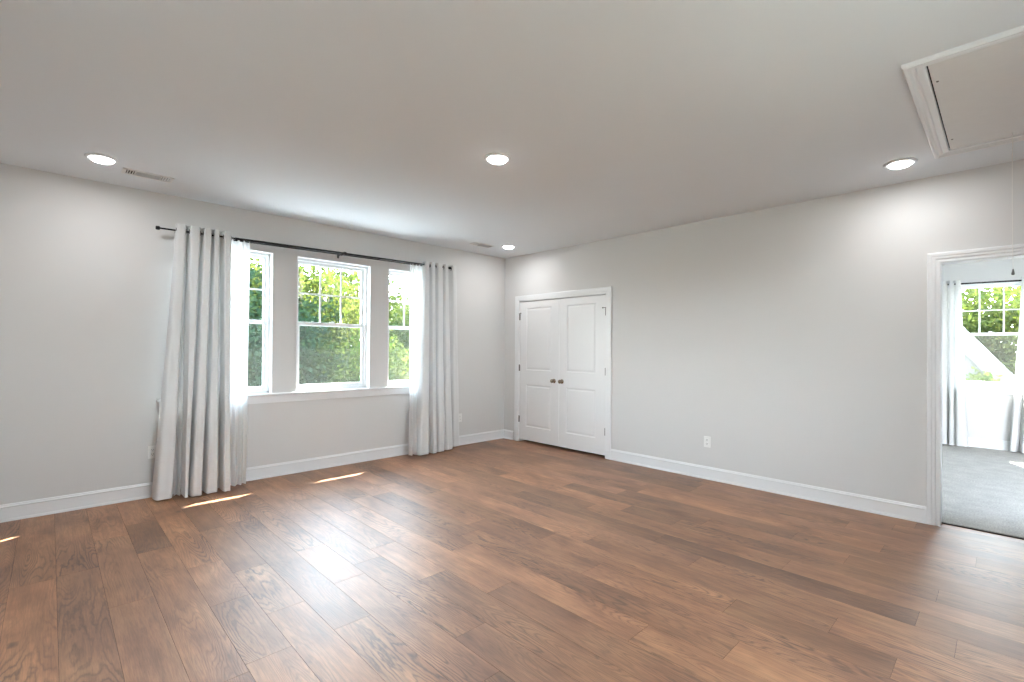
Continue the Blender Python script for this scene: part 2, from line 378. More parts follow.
for col in range(-5, 27):
    x0 = P0+col*PW; x1 = min(x0+PW, XB-.012)
    if x0 >= x1: continue
    js = sorted([YW+.0]+JO.get(col, [])+[YS], reverse=True); full = []
    for a, b in zip(js, js[1:]):
        full.append(a); gap = a-b
        if gap > 2.1:
            k = int(gap//1.7)
            for q in range(k): full.append(a-gap*(q+1)/(k+1)+random.uniform(-.22, .22))
    full.append(YS)
    for a, b in zip(full, full[1:]):
        t = None
        for (c, y), tv in TO.items():
            if c == col and b <= y < a: t = tv
        if t is None: t = random.choice([.84, .9, .94, .98, 1.0, 1.03, 1.08, 1.14])
        plank(max(x0, XL), x1, b, a, t)
fl = obj('floor', V, Fc, M['wood']); tag(fl, 'brown oak plank floor of the main room', 'floor', kind='structure')
ca = fl.data.color_attributes.new('plank', 'FLOAT_COLOR', 'CORNER')
k = 0
for p, a in zip(fl.data.polygons, ATT):
    for li in p.loop_indices: ca.data[li].color = a
bm = bmesh.new(); box(bm, (XL-.1, YS-.1, -.12), (XB-.012, YW+.1, -.003)); tag(objbm('floor_underlay', bm, M['dark']), 'dark underlay in the seams between the floor planks', 'floor', kind='structure')
bm = bmesh.new(); box(bm, (XB-.026, DOOR[0], -.002), (XB-.010, DOOR[1], .006)); tag(objbm('trim_threshold', bm, M['dark']), 'thin dark strip where planks meet the carpet', 'trim', kind='structure')

# ------------------------------------------------------------------ baseboards
BASE = [(0, 0), (0, .019), (.010, .0185), (.017, .0155), (.019, .011), (.019, .011), (.105, .011), (.110, .014), (.114, .014), (.118, .009), (.128, .007), (.132, .003), (.132, 0)]
def baseboard(name, p, q, nrm, label, z0=0):
    """p,q: wall-line end points (x,y); nrm: direction into the room"""
    bm = bmesh.new(); rows = []
    for e in (p, q): rows.append([bm.verts.new((e[0]+nrm[0]*d, e[1]+nrm[1]*d, z0+z)) for z, d in BASE])
    n = len(BASE)
    for i in range(n):
        j = (i+1) % n
        if (rows[0][i].co-rows[0][j].co).length < 1e-6: continue
        bm.faces.new((rows[0][i], rows[0][j], rows[1][j], rows[1][i]))
    bmesh.ops.remove_doubles(bm, verts=bm.verts, dist=1e-6)
    for r in (0, 1):
        pass
    return tag(objbm(name, bm, M['trim']), label, 'baseboard', kind='structure')
baseboard('baseboard_north', (XL, YW), (XW, YW), (0, -1), 'white baseboard along the window wall')
baseboard('baseboard_east', (XW, .430), (XW, 3.390), (-1, 0), 'white baseboard between the closet and the doorway')
baseboard('baseboard_corner', (XW, 5.118), (XW, YW), (-1, 0), 'short white baseboard between corner and closet')
baseboard('baseboard_south', (XL, YS), (XW, YS), (0, 1), 'white baseboard behind the viewer')
baseboard('baseboard_west', (XL, YS), (XL, YW), (1, 0), 'white baseboard beyond the left edge')
baseboard('baseboard_bedroom', (X2, B2R), (X2, B2L), (-1, 0), 'white baseboard under the window of the next room', .012)

# ------------------------------------------------------------------ casings
CAS = [(0, 0), (0, .010), (.004, .013), (.012, .013), (.017, .010), (.026, .010), (.031, .015), (.046, .015), (.052, .019), (.070, .019), (.076, .016), (.078, 0)]
def casing(name, a, b, top, place, prof, label, zb=0):
    bm = bmesh.new()
    sweep(bm, [(a, zb, -1, 0), (a, top, -1, 1), (b, top, 1, 1), (b, zb, 1, 0)], prof, place)
    return tag(objbm(name, bm, M['trim']), label, 'door trim', kind='structure')
CAS2 = [(w*1.07, d) for w, d in CAS]
casing('trim_1', DOOR[0], DOOR[1], DOOR[2], eastP, CAS2, 'moulded white casing around the open doorway')
casing('trim_2', CLO[0]-.005, CLO[1]+.005, CLO[2]+.005, eastP, [(0, 0), (0, .011), (.006, .014), (.020, .014), (.026, .017), (.074, .019), (.082, .016), (.083, 0)], 'white casing around the closet double doors')
def jamb(name, a, b, top, label):
    bm = bmesh.new(); t = .019
    box(bm, (XW-.0005, b, 0), (XB+.0005, b+t, top)); box(bm, (XW-.0005, a-t, 0), (XB+.0005, a, top)); box(bm, (XW-.0005, a-t, top), (XB+.0005, b+t, top+t))
    return tag(objbm(name, bm, M['trim']), label, 'door jamb', kind='structure')
jamb('trim_3', DOOR[0]+.0, DOOR[1]-.0, DOOR[2], 'flat white jamb lining the open doorway')
jamb('trim_4', CLO[0], CLO[1], CLO[2], 'flat white jamb lining the closet opening')
bm = bmesh.new(); sweep(bm, [(DOOR[0], 0, -1, 0), (DOOR[0], DOOR[2], -1, 1), (DOOR[1], DOOR[2], 1, 1), (DOOR[1], 0, 1, 0)], CAS2, lambda u, z, d: (XB+d, u, z))
tag(objbm('trim_5', bm, M['trim']), 'doorway casing on the side of the next room', 'door trim', kind='structure')

# ------------------------------------------------------------------ closet doors
def door_leaf(name, y0, y1, panels, label):
    """leaf between y0<y1; panels (ya,yb,za,zb)"""
    root = empty(name, label, 'door', (XW, (y0+y1)/2, 0), kind='structure'); loc = root.location
    z0, z1 = .034, CLO[2]-.008; xf = XW+.001; th = .035
    bm = bmesh.new(); us = sorted({y0, y1, *[p[0] for p in panels], *[p[1] for p in panels]}); zs = sorted({z0, z1, *[p[2] for p in panels], *[p[3] for p in panels]})
    cache = {}
    def Vv(x, y, z):
        k = (round(x, 5), round(y, 5), round(z, 5))
        if k not in cache: cache[k] = bm.verts.new((x-loc.x, y-loc.y, z))
        return cache[k]
    for i in range(len(us)-1):
        for j in range(len(zs)-1):
            yc = (us[i]+us[i+1])/2; zc = (zs[j]+zs[j+1])/2
            if any(p[0] < yc < p[1] and p[2] < zc < p[3] for p in panels): continue
            bm.faces.new([Vv(xf, us[i], zs[j]), Vv(xf, us[i+1], zs[j]), Vv(xf, us[i+1], zs[j+1]), Vv(xf, us[i], zs[j+1])])
    bl = [(y0, z0), (y1, z0), (y1, z1), (y0, z1)]
    for q in range(4):
        (a, b), (c, d) = bl[q], bl[(q+1) % 4]; bm.faces.new([bm.verts.new((xf+dx-loc.x, yy-loc.y, zz)) for dx, yy, zz in ((0, a, b), (0, c, d), (th, c, d), (th, a, b))])
    bm.faces.new([bm.verts.new((xf+th-loc.x, yy-loc.y, zz)) for yy, zz in bl])
    objbm('leaf', bm, M['door'], root)
    for p in panels:
        bm = bmesh.new(); rows = []
        for ins, dep in ((0, 0), (.006, .006), (.013, .0085), (.020, .0085), (.036, .0035), (.046, .003)):
            rows.append([bm.verts.new((xf+dep-loc.x, y-loc.y, z)) for y, z in ((p[0]+ins, p[2]+ins), (p[1]-ins, p[2]+ins), (p[1]-ins, p[3]-ins), (p[0]+ins, p[3]-ins))])
        for a, b in zip(rows, rows[1:]):
            for q in range(4): bm.faces.new((a[q], a[(q+1) % 4], b[(q+1) % 4], b[q]))
        bm.faces.new(rows[-1]); objbm('raised_panel', bm, M['door'], root)
    return root
def hinge(root, y, z, stop=False):
    loc = root.location; bm = bmesh.new()
    for k in range(5): cyl(bm, (-.006, y-loc.y, z-.045+k*.018), (-.006, y-loc.y, z-.0285+k*.018), .0075, seg=12)
    cyl(bm, (-.006, y-loc.y, z+.045), (-.006, y-loc.y, z+.052), .0055, .003, seg=12)
    box(bm, (-.0016, y-loc.y-.012, z-.045), (.001, y-loc.y+.012, z+.045))
    if stop:
        s = 1 if y < loc.y else -1
        cyl(bm, (-.008, y-loc.y-.014*s, z+.052), (-.024, y-loc.y+.035*s, z+.052), .0045, seg=10); cyl(bm, (-.024, y-loc.y+.035*s, z+.052), (-.015, y-loc.y+.038*s, z+.052), .009, seg=10)
    o = objbm('hinge', bm, M['hinge'], root); o['label'] = 'dark metal hinge'
def knob(root, y, z):
    loc = root.location; bm = bmesh.new()
    lathe(bm, [(0, 0), (.030, 0), (.031, .003), (.027, .007), (.014, .010), (.010, .018), (.0105, .028), (.018, .034), (.025, .042), (.0265, .050), (.023, .058), (.013, .063), (0, .064)], (0.0, y-loc.y, z), (-1, 0, 0))
    o = objbm('knob', bm, M['nickel'], root, smooth=True); o['label'] = 'satin nickel round knob'
dl = door_leaf('door_1', 4.2405, 4.998, [(4.386, 4.866, 1.052, 1.953), (4.386, 4.866, .232, .842)], 'left leaf of the white two-panel closet double door')
dr = door_leaf('door_2', 3.480, 4.2375, [(3.632, 4.112, 1.052, 1.953), (3.632, 4.112, .232, .842)], 'right leaf of the white two-panel closet double door')
for z, s in ((1.83, True), (1.08, False), (.33, False)): hinge(dl, 5.001, z, s); hinge(dr, 3.477, z, s)
knob(dl, 4.325, .92); knob(dr, 4.185, .92)

# ------------------------------------------------------------------ windows
def window(name, a, b, z0, z1, place, label, axis_n):
    root = empty(name, label, 'window', place((a+b)/2, z0, 0), kind='structure'); loc = Vector(root.location)
    def P(u, z, d): return Vector(place(u, z, -d))-loc           # d: distance outward from the room face
    def bx(bm, u0, u1, za, zb, d0, d1, bev=.002): p, q = P(u0, za, d0), P(u1, zb, d1); box(bm, p, q, bev)
    # drywall-return lining
    bm = bmesh.new(); t = .010
    bx(bm, a, a+t, z0, z1, -.0025, .085); bx(bm, b-t, b, z0, z1, -.0025, .085); bx(bm, a, b, z1-t, z1, -.0025, .085)
    objbm('jamb_liner', bm, M['trim'], root)
    a += t; b -= t; z1 -= t
    # vinyl frame
    bm = bmesh.new(); f = .024; d0, d1 = .075, .165
    for u0, u1, za, zb in ((a, a+f, z0, z1), (b-f, b, z0, z1), (a, b, z1-f, z1), (a, b, z0, z0+.03)): bx(bm, u0, u1, za, zb, d0, d1, .003)
    objbm('frame', bm, M['vinyl'], root)
    ia, ib, iz0, iz1 = a+f, b-f, z0+.03, z1-f; zm = (z0+z1)/2+.012
    def sash(nm, za, zb, d0, d1, st, bot, top):
        bm = bmesh.new()
        bx(bm, ia, ia+st, za, zb, d0, d1, .004); bx(bm, ib-st, ib, za, zb, d0, d1, .004); bx(bm, ia+st, ib-st, za, za+bot, d0, d1, .004); bx(bm, ia+st, ib-st, zb-top, zb, d0, d1, .004)
        s = objbm(nm, bm, M['vinyl'], root)
        dm = (d0+d1)/2; bm = bmesh.new(); bx(bm, ia+st-.003, ib-st+.003, za+bot-.003, zb-top+.003, dm-.002, dm+.002, 0)
        g = objbm('pane', bm, M['glass'], s); g['label'] = 'clear glass pane'
        return s, ia+st, ib-st, za+bot, zb-top, dm
    up, ga, gb, gz0, gz1, dm = sash('upper_sash', zm-.018, iz1, .122, .148, .030, .036, .030)
    bm = bmesh.new(); w = .009
    for k in (1, 2):
        u = ga+(gb-ga)*k/3; bx(bm, u-w, u+w, gz0, gz1, dm-.006, dm+.006, .002)
    zc = (gz0+gz1)/2; bx(bm, ga, gb, zc-w, zc+w, dm-.0055, dm+.0055, .002)
    objbm('grille', bm, M['vinyl'], up)
    lo, *_ = sash('lower_sash', iz0, zm+.022, .090, .118, .034, .042, .038)
    bm = bmesh.new(); uc = (ia+ib)/2; bx(bm, uc-.028, uc+.028, zm+.022, zm+.032, .092, .114, .003); bx(bm, uc-.006, uc+.03, zm+.032, zm+.040, .096, .106, .002)
    objbm('sash_lock', bm, M['vinyl'], lo)
    bm = bmesh.new(); s = .012; d = .156
    bmesh.ops.create_grid(bm, x_segments=1, y_segments=1, size=.5)
    vs = list(bm.verts)
    for v, (u, z) in zip(vs, ((ia, iz0), (ib, iz0), (ia, zm), (ib, zm))): v.co = P(u, z, d)
    sc = objbm('insect_screen', bm, M['screen'], root); sc['label'] = 'grey insect mesh over the lower half'
    return root
window('window_1', *WIN[0], WZ0, WZ1, northP, 'double-hung window partly behind the left drape and sheer', 1)
window('window_2', *WIN[1], WZ0, WZ1, northP, 'middle double-hung window standing free of any curtain', 1)
window('window_3', *WIN[2], WZ0, WZ1, northP, 'double-hung window partly behind the right drape and sheer', 1)
window('window_4', *W2, *WZ2, east2P, 'window of the next room seen through the doorway', 0)

westP = lambda u, z, d: (XL+d, u, z)
southP = lambda u, z, d: (u, YS+d, z)
window('fill_window_6', *FILL_S[0], 1.0, 2.35, southP, 'unseen window added for fill daylight in the wall behind the viewer', 1)  # both rear windows are added to fill the room with daylight
window('fill_window_5', *FILL_W[0], .6, 2.35, westP, 'narrow unseen window added for fill daylight in the side wall behind the viewer', 0)

def stool(name, u0, u1, z, place, label):
    bm = bmesh.new()
    p = [Vector(place(u0, z-.022, .032)), Vector(place(u1, z+.003, -.085))]
    box(bm, p[0], p[1], .006)
    p = [Vector(place(u0+.025, z-.095, .014)), Vector(place(u1-.025, z-.022, -.001))]; box(bm, p[0], p[1], .003)
    return tag(objbm(name, bm, M['trim']), label, 'window sill', kind='structure')
# the stool is notched round the wall piers: a nosing in front plus a board in each opening
def stool_notched(name, u0, u1, z, place, opens, label):
    bm = bmesh.new()
    box(bm, place(u0, z-.022, .034), place(u1, z+.003, 0), .006)
    box(bm, place(u0+.025, z-.096, .015), place(u1-.025, z-.022, 0), .003)
    for a, b in opens: box(bm, place(a+.0005, z-.0005, .004), place(b-.0005, z+.0025, -.085))
    return tag(objbm(name, bm, M['trim']), label, 'window sill', kind='structure')
stool_notched('trim_6', .69, 4.0, WZ0, northP, WIN, 'long white sill and apron under the three windows')
stool_notched('trim_7', W2[0]-.12, W2[1]+.12, WZ2[0], east2P, [W2], 'white sill and apron under the window of the next room')

# ------------------------------------------------------------------ curtains
def catmull(pts, n):
    P = np.array(pts, float); P = np.vstack([2*P[0]-P[1], P, 2*P[-1]-P[-2]]); out = []
    for i in range(1, len(P)-2):
        for k in range(n):
            t = k/n; a, b, c, d = P[i-1], P[i], P[i+1], P[i+2]
            out.append(.5*((2*b)+(-a+c)*t+(2*a-5*b+4*c-d)*t*t+(-a+3*b-3*c+d)*t**3))
    out.append(P[-2]); return np.array(out)
def lobes(L, yb, e=.006):
    pts = [(L[0][0]-e*.2, yb-.01)]
    for i, (l, r, yf) in enumerate(L):
        w = r-l; ym = (yf+yb)/2
        pts += [(l-.003, ym), (l+.12*w, yf+.003), (l+.5*w, yf-.002), (r-.12*w, yf+.002), (r+.003, ym)]
        if i+1 < len(L): pts.append(((r+L[i+1][0])/2, yb))
    pts.append((L[-1][1]+e*.3, yb)); return pts
def drape(name, top, bot, zt, zb, material, label, nz=56, n=5, power=1.15, wr=.0018, loc=(0, 0, 0), hem=True, lift=None, swap=False, cat='curtain', group=None):
    T = catmull(top, n); B = catmull(bot, n); m_ = len(T); V = []; Fs = []
    ph = rng.uniform(0, 6.28, 4)
    for j in range(nz+1):
        t = j/nz; s = t**power
        for i in range(m_):
            p = T[i]*(1-s)+B[i]*s; u = i/m_
            wx = wr*t*math.sin(9*t+u*21+ph[0]); wy = wr*1.4*t*math.sin(13*t+u*17+ph[1])+wr*.7*t*t*math.sin(31*t+u*9+ph[2])
            z = zt+(zb-zt)*t
            if lift is not None and t > .9: z += lift(p[1])*(t-.9)/.1
            x, y = p[0]+wx, p[1]+wy
            V.append((y, x, z) if swap else (x, y, z))
    V = [Vector(v)-Vector(loc) for v in V]
    for j in range(nz):
        for i in range(m_-1): Fs.append((j*m_+i, j*m_+i+1, (j+1)*m_+i+1, (j+1)*m_+i))
    o = obj(name, V, Fs, material, smooth=True); o.location = loc
    return tag(o, label, cat, group)
RY, RZ = YW-.10, 2.408                      # the outer rod
yf, yb = RY-.042, RY+.040
topL = lobes([(.812, .885, yf), (.912, .998, yf), (1.022, 1.088, yf), (1.108, 1.150, yf), (1.186, 1.250, yf)], yb)
botL = lobes([(.656, .800, 5.105), (.868, .898, 5.06), (.912, 1.010, 5.045), (1.030, 1.138, 5.065), (1.165, 1.232, 5.03)], 5.245)
dL = drape('curtain', topL, botL, 2.462, .012, M['drape'], 'light grey drape hanging left of the windows, widest at its hem', lift=lambda y: max(0, (y-5.07)*.12), loc=(1.0, RY, 0))
topR = lobes([(3.466, 3.528, yf), (3.552, 3.617, yf), (3.645, 3.738, yf), (3.768, 3.826, yf), (3.892, 3.965, yf)], yb)
botR = lobes([(3.33, 3.498, 5.10), (3.525, 3.60, 5.09), (3.62, 3.74, 5.11), (3.76, 3.90, 5.14), (3.95, 4.07, 5.215)], 5.27)
dR = drape('curtain', topR, botR, 2.478, .012, M['drape'], 'light grey drape hanging right of the windows, nearest the corner', lift=lambda y: max(0, (y-5.12)*.1), loc=(3.7, RY, 0))
def grommets(o, L, z):
    bm = bmesh.new(); n = 20; R_, r_ = .021, .004; vs = []
    for i in range(n):
        a = 2*math.pi*i/n
        vs.append([bm.verts.new(((r_*math.sin(b)), (R_+r_*math.cos(b))*math.cos(a), (R_+r_*math.cos(b))*math.sin(a))) for b in (0, 1.571, 3.142, 4.712)])
    for i in range(n):
        for k in range(4): bm.faces.new((vs[i][k], vs[(i+1) % n][k], vs[(i+1) % n][(k+1) % 4], vs[i][(k+1) % 4]))
    first = objbm('grommet', bm, M['black'], o, smooth=True); first['label'] = 'black grommet ring'
    k = 0
    for l, r, _ in L:
        for x in (l, r):
            g = first if k == 0 else first.copy()
            if k: COL.objects.link(g); g.parent = o
            g.location = Vector((x, RY, z))-o.location; k += 1
grommets(dL, [(.812, .885, 0), (.912, .998, 0), (1.022, 1.088, 0), (1.108, 1.150, 0), (1.186, 1.250, 0)], RZ)
grommets(dR, [(3.466, 3.528, 0), (3.552, 3.617, 0), (3.645, 3.738, 0), (3.768, 3.826, 0), (3.892, 3.965, 0)], RZ+.025)
def waves(x0, x1, yc, amp, n, seed):
    r = random.Random(seed); pts = []
    for i in range(2*n+1):
        x = x0+(x1-x0)*i/(2*n)+(r.uniform(-.25, .25)*(x1-x0)/(2*n) if 0 < i < 2*n else 0)
        pts.append((x, yc+amp*(1 if i % 2 else -1)*r.uniform(.6, 1.1)))
    return pts
IY = RY+.052
drape('sheer_curtain', waves(.84, 1.432, IY, .010, 12, 1), waves(.80, 1.385, 5.16, .030, 12, 1), 2.425, .02, M['sheer'], 'white sheer curtain behind the left grey drape', wr=.003, loc=(1.15, IY, 0), lift=lambda y: 0)
drape('sheer_curtain', waves(3.285, 3.86, IY, .010, 12, 2), waves(3.205, 3.86, 5.165, .032, 12, 2), 2.440, .02, M['sheer'], 'white sheer curtain behind the right grey drape', wr=.003, loc=(3.5, IY, 0), lift=lambda y: 0)

def rod_set(name, label, p0, p1, inner=True, thin=None):
    """p0,p1: outer rod ends"""
    p0 = Vector(p0); p1 = Vector(p1); root = empty(name, label, 'curtain rod', p0); d = (p1-p0).normalized(); L = (p1-p0).length; n = Vector((0, 1, 0)) if abs(d.x) > .5 else Vector((1, 0, 0))
    O = Vector((0, 0, 0))
    def tube(nm, a, b, r):
        bm = bmesh.new(); cyl(bm, a, b, r, seg=16); objbm(nm, bm, M['black'], root, smooth=False)
    cut = thin if thin else [(0, L, .0115)]
    for a, b, r in cut: tube('rod', d*a, d*b, r)
    for s, e in ((-1, O), (1, d*L)):
        bm = bmesh.new(); lathe(bm, [(0, 0), (.016, 0), (.017, .006), (.017, .022), (.014, .028), (0, .029)], e, d*s, 16); objbm('finial', bm, M['black'], root, smooth=False)
    if inner: tube('inner_rod', d*.12+n*.052+Vector((0, 0, -.008)), d*(L-.12)+n*.052+Vector((0, 0, -.008)), .007)
    for t in ((.07, L-.07) if not thin else (.15, 1.675, L-.32)):
        bm = bmesh.new(); e = d*t
        wallp = e+n*.0995
        box(bm, wallp+Vector((-.012, -.012, -.04))-n*.001 if 0 else wallp-n*.006+d*(-.011)+Vector((0, 0, -.045)), wallp+d*.011+Vector((0, 0, .02)))
        cyl(bm, wallp+Vector((0, 0, -.018)), e+Vector((0, 0, -.018)), .005, seg=10)
        cyl(bm, e+Vector((0, 0, -.030)), e+Vector((0, 0, -.006)), .006, seg=10)
        cyl(bm, e-d*.006+Vector((0, 0, -.012)), e+d*.006+Vector((0, 0, -.012)), .014, seg=14)
        objbm('bracket', bm, M['black'], root)
    return root
rod_set('curtain_rod', 'long black double curtain rod above the three windows', (.690, RY, 2.403), (3.868, RY, 2.444), thin=[(0, .62, .0075), (.60, 1.72, .0115), (1.70, 1.725, .020), (1.72, 3.20, .0105)])

# curtains and rod of the next room
RX2 = X2-.09
rod_set('curtain_rod', 'black curtain rod over the window of the next room', (RX2, .72, 2.350), (RX2, -.50, 2.330), inner=False)
yf2, yb2 = RX2-.04, RX2+.03
def sw(L, yb): return lobes([(l, r, f) for l, r, f in L], yb)
drape('curtain', sw([(.455, .505, yf2), (.525, .575, yf2), (.60, .66, yf2)], yb2), sw([(.375, .50, X2-.20), (.52, .57, X2-.21), (.59, .68, X2-.17)], X2-.06), 2.395, .03, M['drape_white'],
      'white drape left of the window in the next room', swap=True, loc=(RX2, .55, 0), n=4, nz=30)
drape('curtain', sw([(-.42, -.36, yf2), (-.31, -.25, yf2), (-.215, -.150, yf2)], yb2), sw([(-.40, -.30, X2-.20), (-.22, -.14, X2-.22), (-.10, -.035, X2-.18)], X2-.06), 2.385, .03, M['drape_white'],
      'white drape right of the window in the next room', swap=True, loc=(RX2, -.28, 0), n=4, nz=30)

# ------------------------------------------------------------------ outlets
def outlet(u, z, place, label):
    root = empty('outlet', label, 'outlet', place(u, z, 0), 'wall outlets'); loc = Vector(root.location)
    P = lambda uu, zz, d: Vector(place(u+uu, z+zz, d))-loc
    bm = bmesh.new(); box(bm, P(-.035, -.0575, 0), P(.035, .0575, .006), .002); objbm('cover_plate', bm, M['plate'], root)
    for s in (-1, 1):
        bm = bmesh.new(); box(bm, P(-.0165, s*.0195-.014, .005), P(.0165, s*.0195+.014, .0085), .0015); r = objbm('receptacle', bm, M['plate'], root)
        bm = bmesh.new()
        for q in (-.007, .006): box(bm, P(q-.0012, s*.0195-.002, .0075), P(q+.0012, s*.0195+.008, .0088))
        lathe(bm, [(0, 0), (.0028, 0), (.0028, .0015), (0, .0015)], P(0, s*.0195-.008, .0076), Vector(place(0, 0, 1))-Vector(place(0, 0, 0)), 10)
        objbm('slots', bm, M['slot'], r)
    bm = bmesh.new(); lathe(bm, [(0, 0), (.003, 0), (.0025, .0012), (0, .0014)], P(0, 0, .0062), Vector(place(0, 0, 1))-Vector(place(0, 0, 0)), 10); objbm('screw', bm, M['plate'], root)
outlet(2.190, .392, eastP, 'white outlet low on the right wall between closet and doorway')
outlet(.672, .402, northP, 'white outlet behind the edge of the left grey drape')
outlet(4.145, .385, northP, 'white outlet low on the window wall near the corner')

# ------------------------------------------------------------------ ceiling lights
def can_light(x, y, label, power=CAN_W):
    root = empty('recessed_light', label, 'ceiling light', (x, y, H), 'recessed ceiling lights')
    bm = bmesh.new(); lathe(bm, [(.066, -.001), (.097, 0.0), (.097, -.004), (.092, -.009), (.078, -.012), (.068, -.010), (.066, 0)], (0, 0, 0), (0, 0, 1), 48)
    objbm('trim_ring', bm, M['trim'], root, smooth=True)
    bm = bmesh.new(); lathe(bm, [(.066, -.006), (.066, -.018), (.060, -.024), (.04, -.028), (0, -.029)], (0, 0, 0), (0, 0, 1), 40)
    objbm('lens', bm, M['lens'], root, smooth=True)
    l = bpy.data.lights.new('lamp', 'AREA'); l.shape = 'DISK'; l.size = .12; l.energy = power; l.color = CAN_COL
    lo = bpy.data.objects.new('lamp', l); COL.objects.link(lo); lo.parent = root; lo.location = (0, 0, -.031)
can_light(.262, 4.650, 'lit recessed light in the ceiling near the left end of the window wall')
can_light(2.326, 2.572, 'lit recessed light alone in the middle of the ceiling')
can_light(4.430, 4.660, 'lit recessed light in the ceiling near the far corner')
can_light(4.472, .542, 'lit recessed light in the ceiling beside the attic hatch')
can_light(.262, .500, 'unseen recessed light added for brightness in the ceiling behind the viewer')  # extra light added out of view to brighten the room
can_light(7.3, 1.2, 'unseen recessed light added in the ceiling of the next room, left side', 2)  # this pair is added out of sight to light the next room
can_light(7.3, -1.2, 'unseen recessed light added in the ceiling of the next room, right side', 2)

# ------------------------------------------------------------------ ceiling registers
def register(x, y, label, flip=1):
    root = empty('air_vent', label, 'vent', (x, y, H), 'ceiling air vents')
    bm = bmesh.new(); a, b = .165, .075
    for x0, x1, y0, y1 in ((-a, a, -b, -b+.022), (-a, a, b-.022, b), (-a, -a+.024, -b, b), (a-.024, a, -b, b), (-.088, -.080, -b, b), (.080, .088, -b, b)): box(bm, (x0, y0, -.007), (x1, y1, 0), .0015)
    objbm('frame', bm, M['register'], root)
    bm = bmesh.new()
    def slat(x0, x1, y0, y1, tilt, ax):
        r = bmesh.ops.create_cube(bm, size=1)
        for v in r['verts']:
            c = Vector((v.co.x*(x1-x0), v.co.y*(y1-y0), v.co.z*.0012)); c.rotate(Matrix.Rotation(tilt, 3, ax)); v.co = c+Vector(((x0+x1)/2, (y0+y1)/2, -.004))
    for k in range(4):
        for s in (-1, 1):
            xc = s*(.098+k*.0165); slat(xc-.0065, xc+.0065, -b+.022, b-.022, .75*-s*flip, 'Y')
    for k in range(9):
        yc = -.052+k*.013; slat(-.080, .080, yc-.006, yc+.006, .65, 'X')
    objbm('louvers', bm, M['register'], root)
    bm = bmesh.new(); box(bm, (-.15, -.058, -.0006), (.15, .058, 0)); objbm('duct', bm, M['slot'], root)
register(.560, 4.845, 'white ceiling air vent near the left end of the window wall', -1)
register(4.13, 4.855, 'white ceiling air vent near the far corner')

# ------------------------------------------------------------------ attic hatch
hx, hy = (HX0+HX1)/2, (HY0+HY1)/2
root = empty('attic_hatch', 'white framed attic hatch panel in the ceiling with a pull cord', 'attic hatch', (hx, hy, H))
bm = bmesh.new(); prof = [(0, 0), (0, .002), (.004, .007), (.014, .009), (.034, .008), (.040, .014), (.050, .010), (.058, .011), (.070, .021), (.084, .022), (.091, .013), (.093, 0)]; prof = [(w*.90, d) for w, d in prof]
path = [(HX0, HY0, -1, -1), (HX0, HY1, -1, 1), (HX1, HY1, 1, 1), (HX1, HY0, 1, -1), (HX0, HY0, -1, -1)]
rows = [[bm.verts.new((u+du*w-hx, v+dv*w-hy, -d)) for w, d in prof] for u, v, du, dv in path[:4]]
for i in range(4):
    a, b = rows[i], rows[(i+1) % 4]
    for k in range(len(prof)): bm.faces.new((a[k], a[(k+1) % len(prof)], b[(k+1) % len(prof)], b[k]))
objbm('casing', bm, M['trim'], root)
bm = bmesh.new(); box(bm, (HX0+.007-hx, HY0+.007-hy, -.003), (HX1-.007-hx, HY1-.007-hy, .012), .001); p = objbm('panel', bm, M['hatch'], root); p['label'] = 'lightly textured board'
bm = bmesh.new(); box(bm, (HX0-hx, HY0-hy, .012), (HX1-hx, HY1-hy, .03)); objbm('backing', bm, M['dark'], root)
for x, y in ((3.25, .245), (4.2, .245), (3.25, -.29)):
    bm = bmesh.new(); lathe(bm, [(0, -.004), (.004, -.004), (.006, 0), (0, 0)], (x-hx, y-hy, -.003), (0, 0, 1), 10); objbm('screw', bm, M['hinge'], root)
cxp, cyp = 4.335, -.026
cr_ = empty('pull_cord', 'thin white pull cord with a small knob hanging from the attic hatch', 'cord', (cxp, cyp, H))
bm = bmesh.new(); cyl(bm, (0, 0, 0), (.001, 0, -.45), .0018, seg=8); cyl(bm, (.001, 0, -.45), (.004, -.004, -.87), .0018, seg=8); objbm('string', bm, M['cord'], cr_)
bm = bmesh.new(); lathe(bm, [(0, .0), (.003, .0), (.005, -.009), (.008, -.028), (.008, -.033), (.005, -.037), (0, -.038)], (.004, -.004, -.862), (0, 0, 1), 16); k_ = objbm('cord_knob', bm, M['hinge'], cr_, smooth=True); k_['label'] = 'small grey bell-shaped knob'

# ------------------------------------------------------------------ outside
bm = bmesh.new(); bmesh.ops.create_grid(bm, x_segments=2, y_segments=2, size=70); 
for v in bm.verts: v.co.z = -3.4
tag(objbm('ground', bm, M['grass']), 'dull ground outside the windows', 'ground', kind='structure')
bm = bmesh.new(); box(bm, (-6, 5.6, -3.5), (12, 11.2, -3.3)); box(bm, (9.9, -8, -3.5), (12.8, 5.6, -3.3))  # added below the view as a reflector for the ceilings
tag(objbm('bounce_paving', bm, M['added_concrete']), 'unseen pale paving added to bounce daylight into the rooms', 'paving', kind='structure')

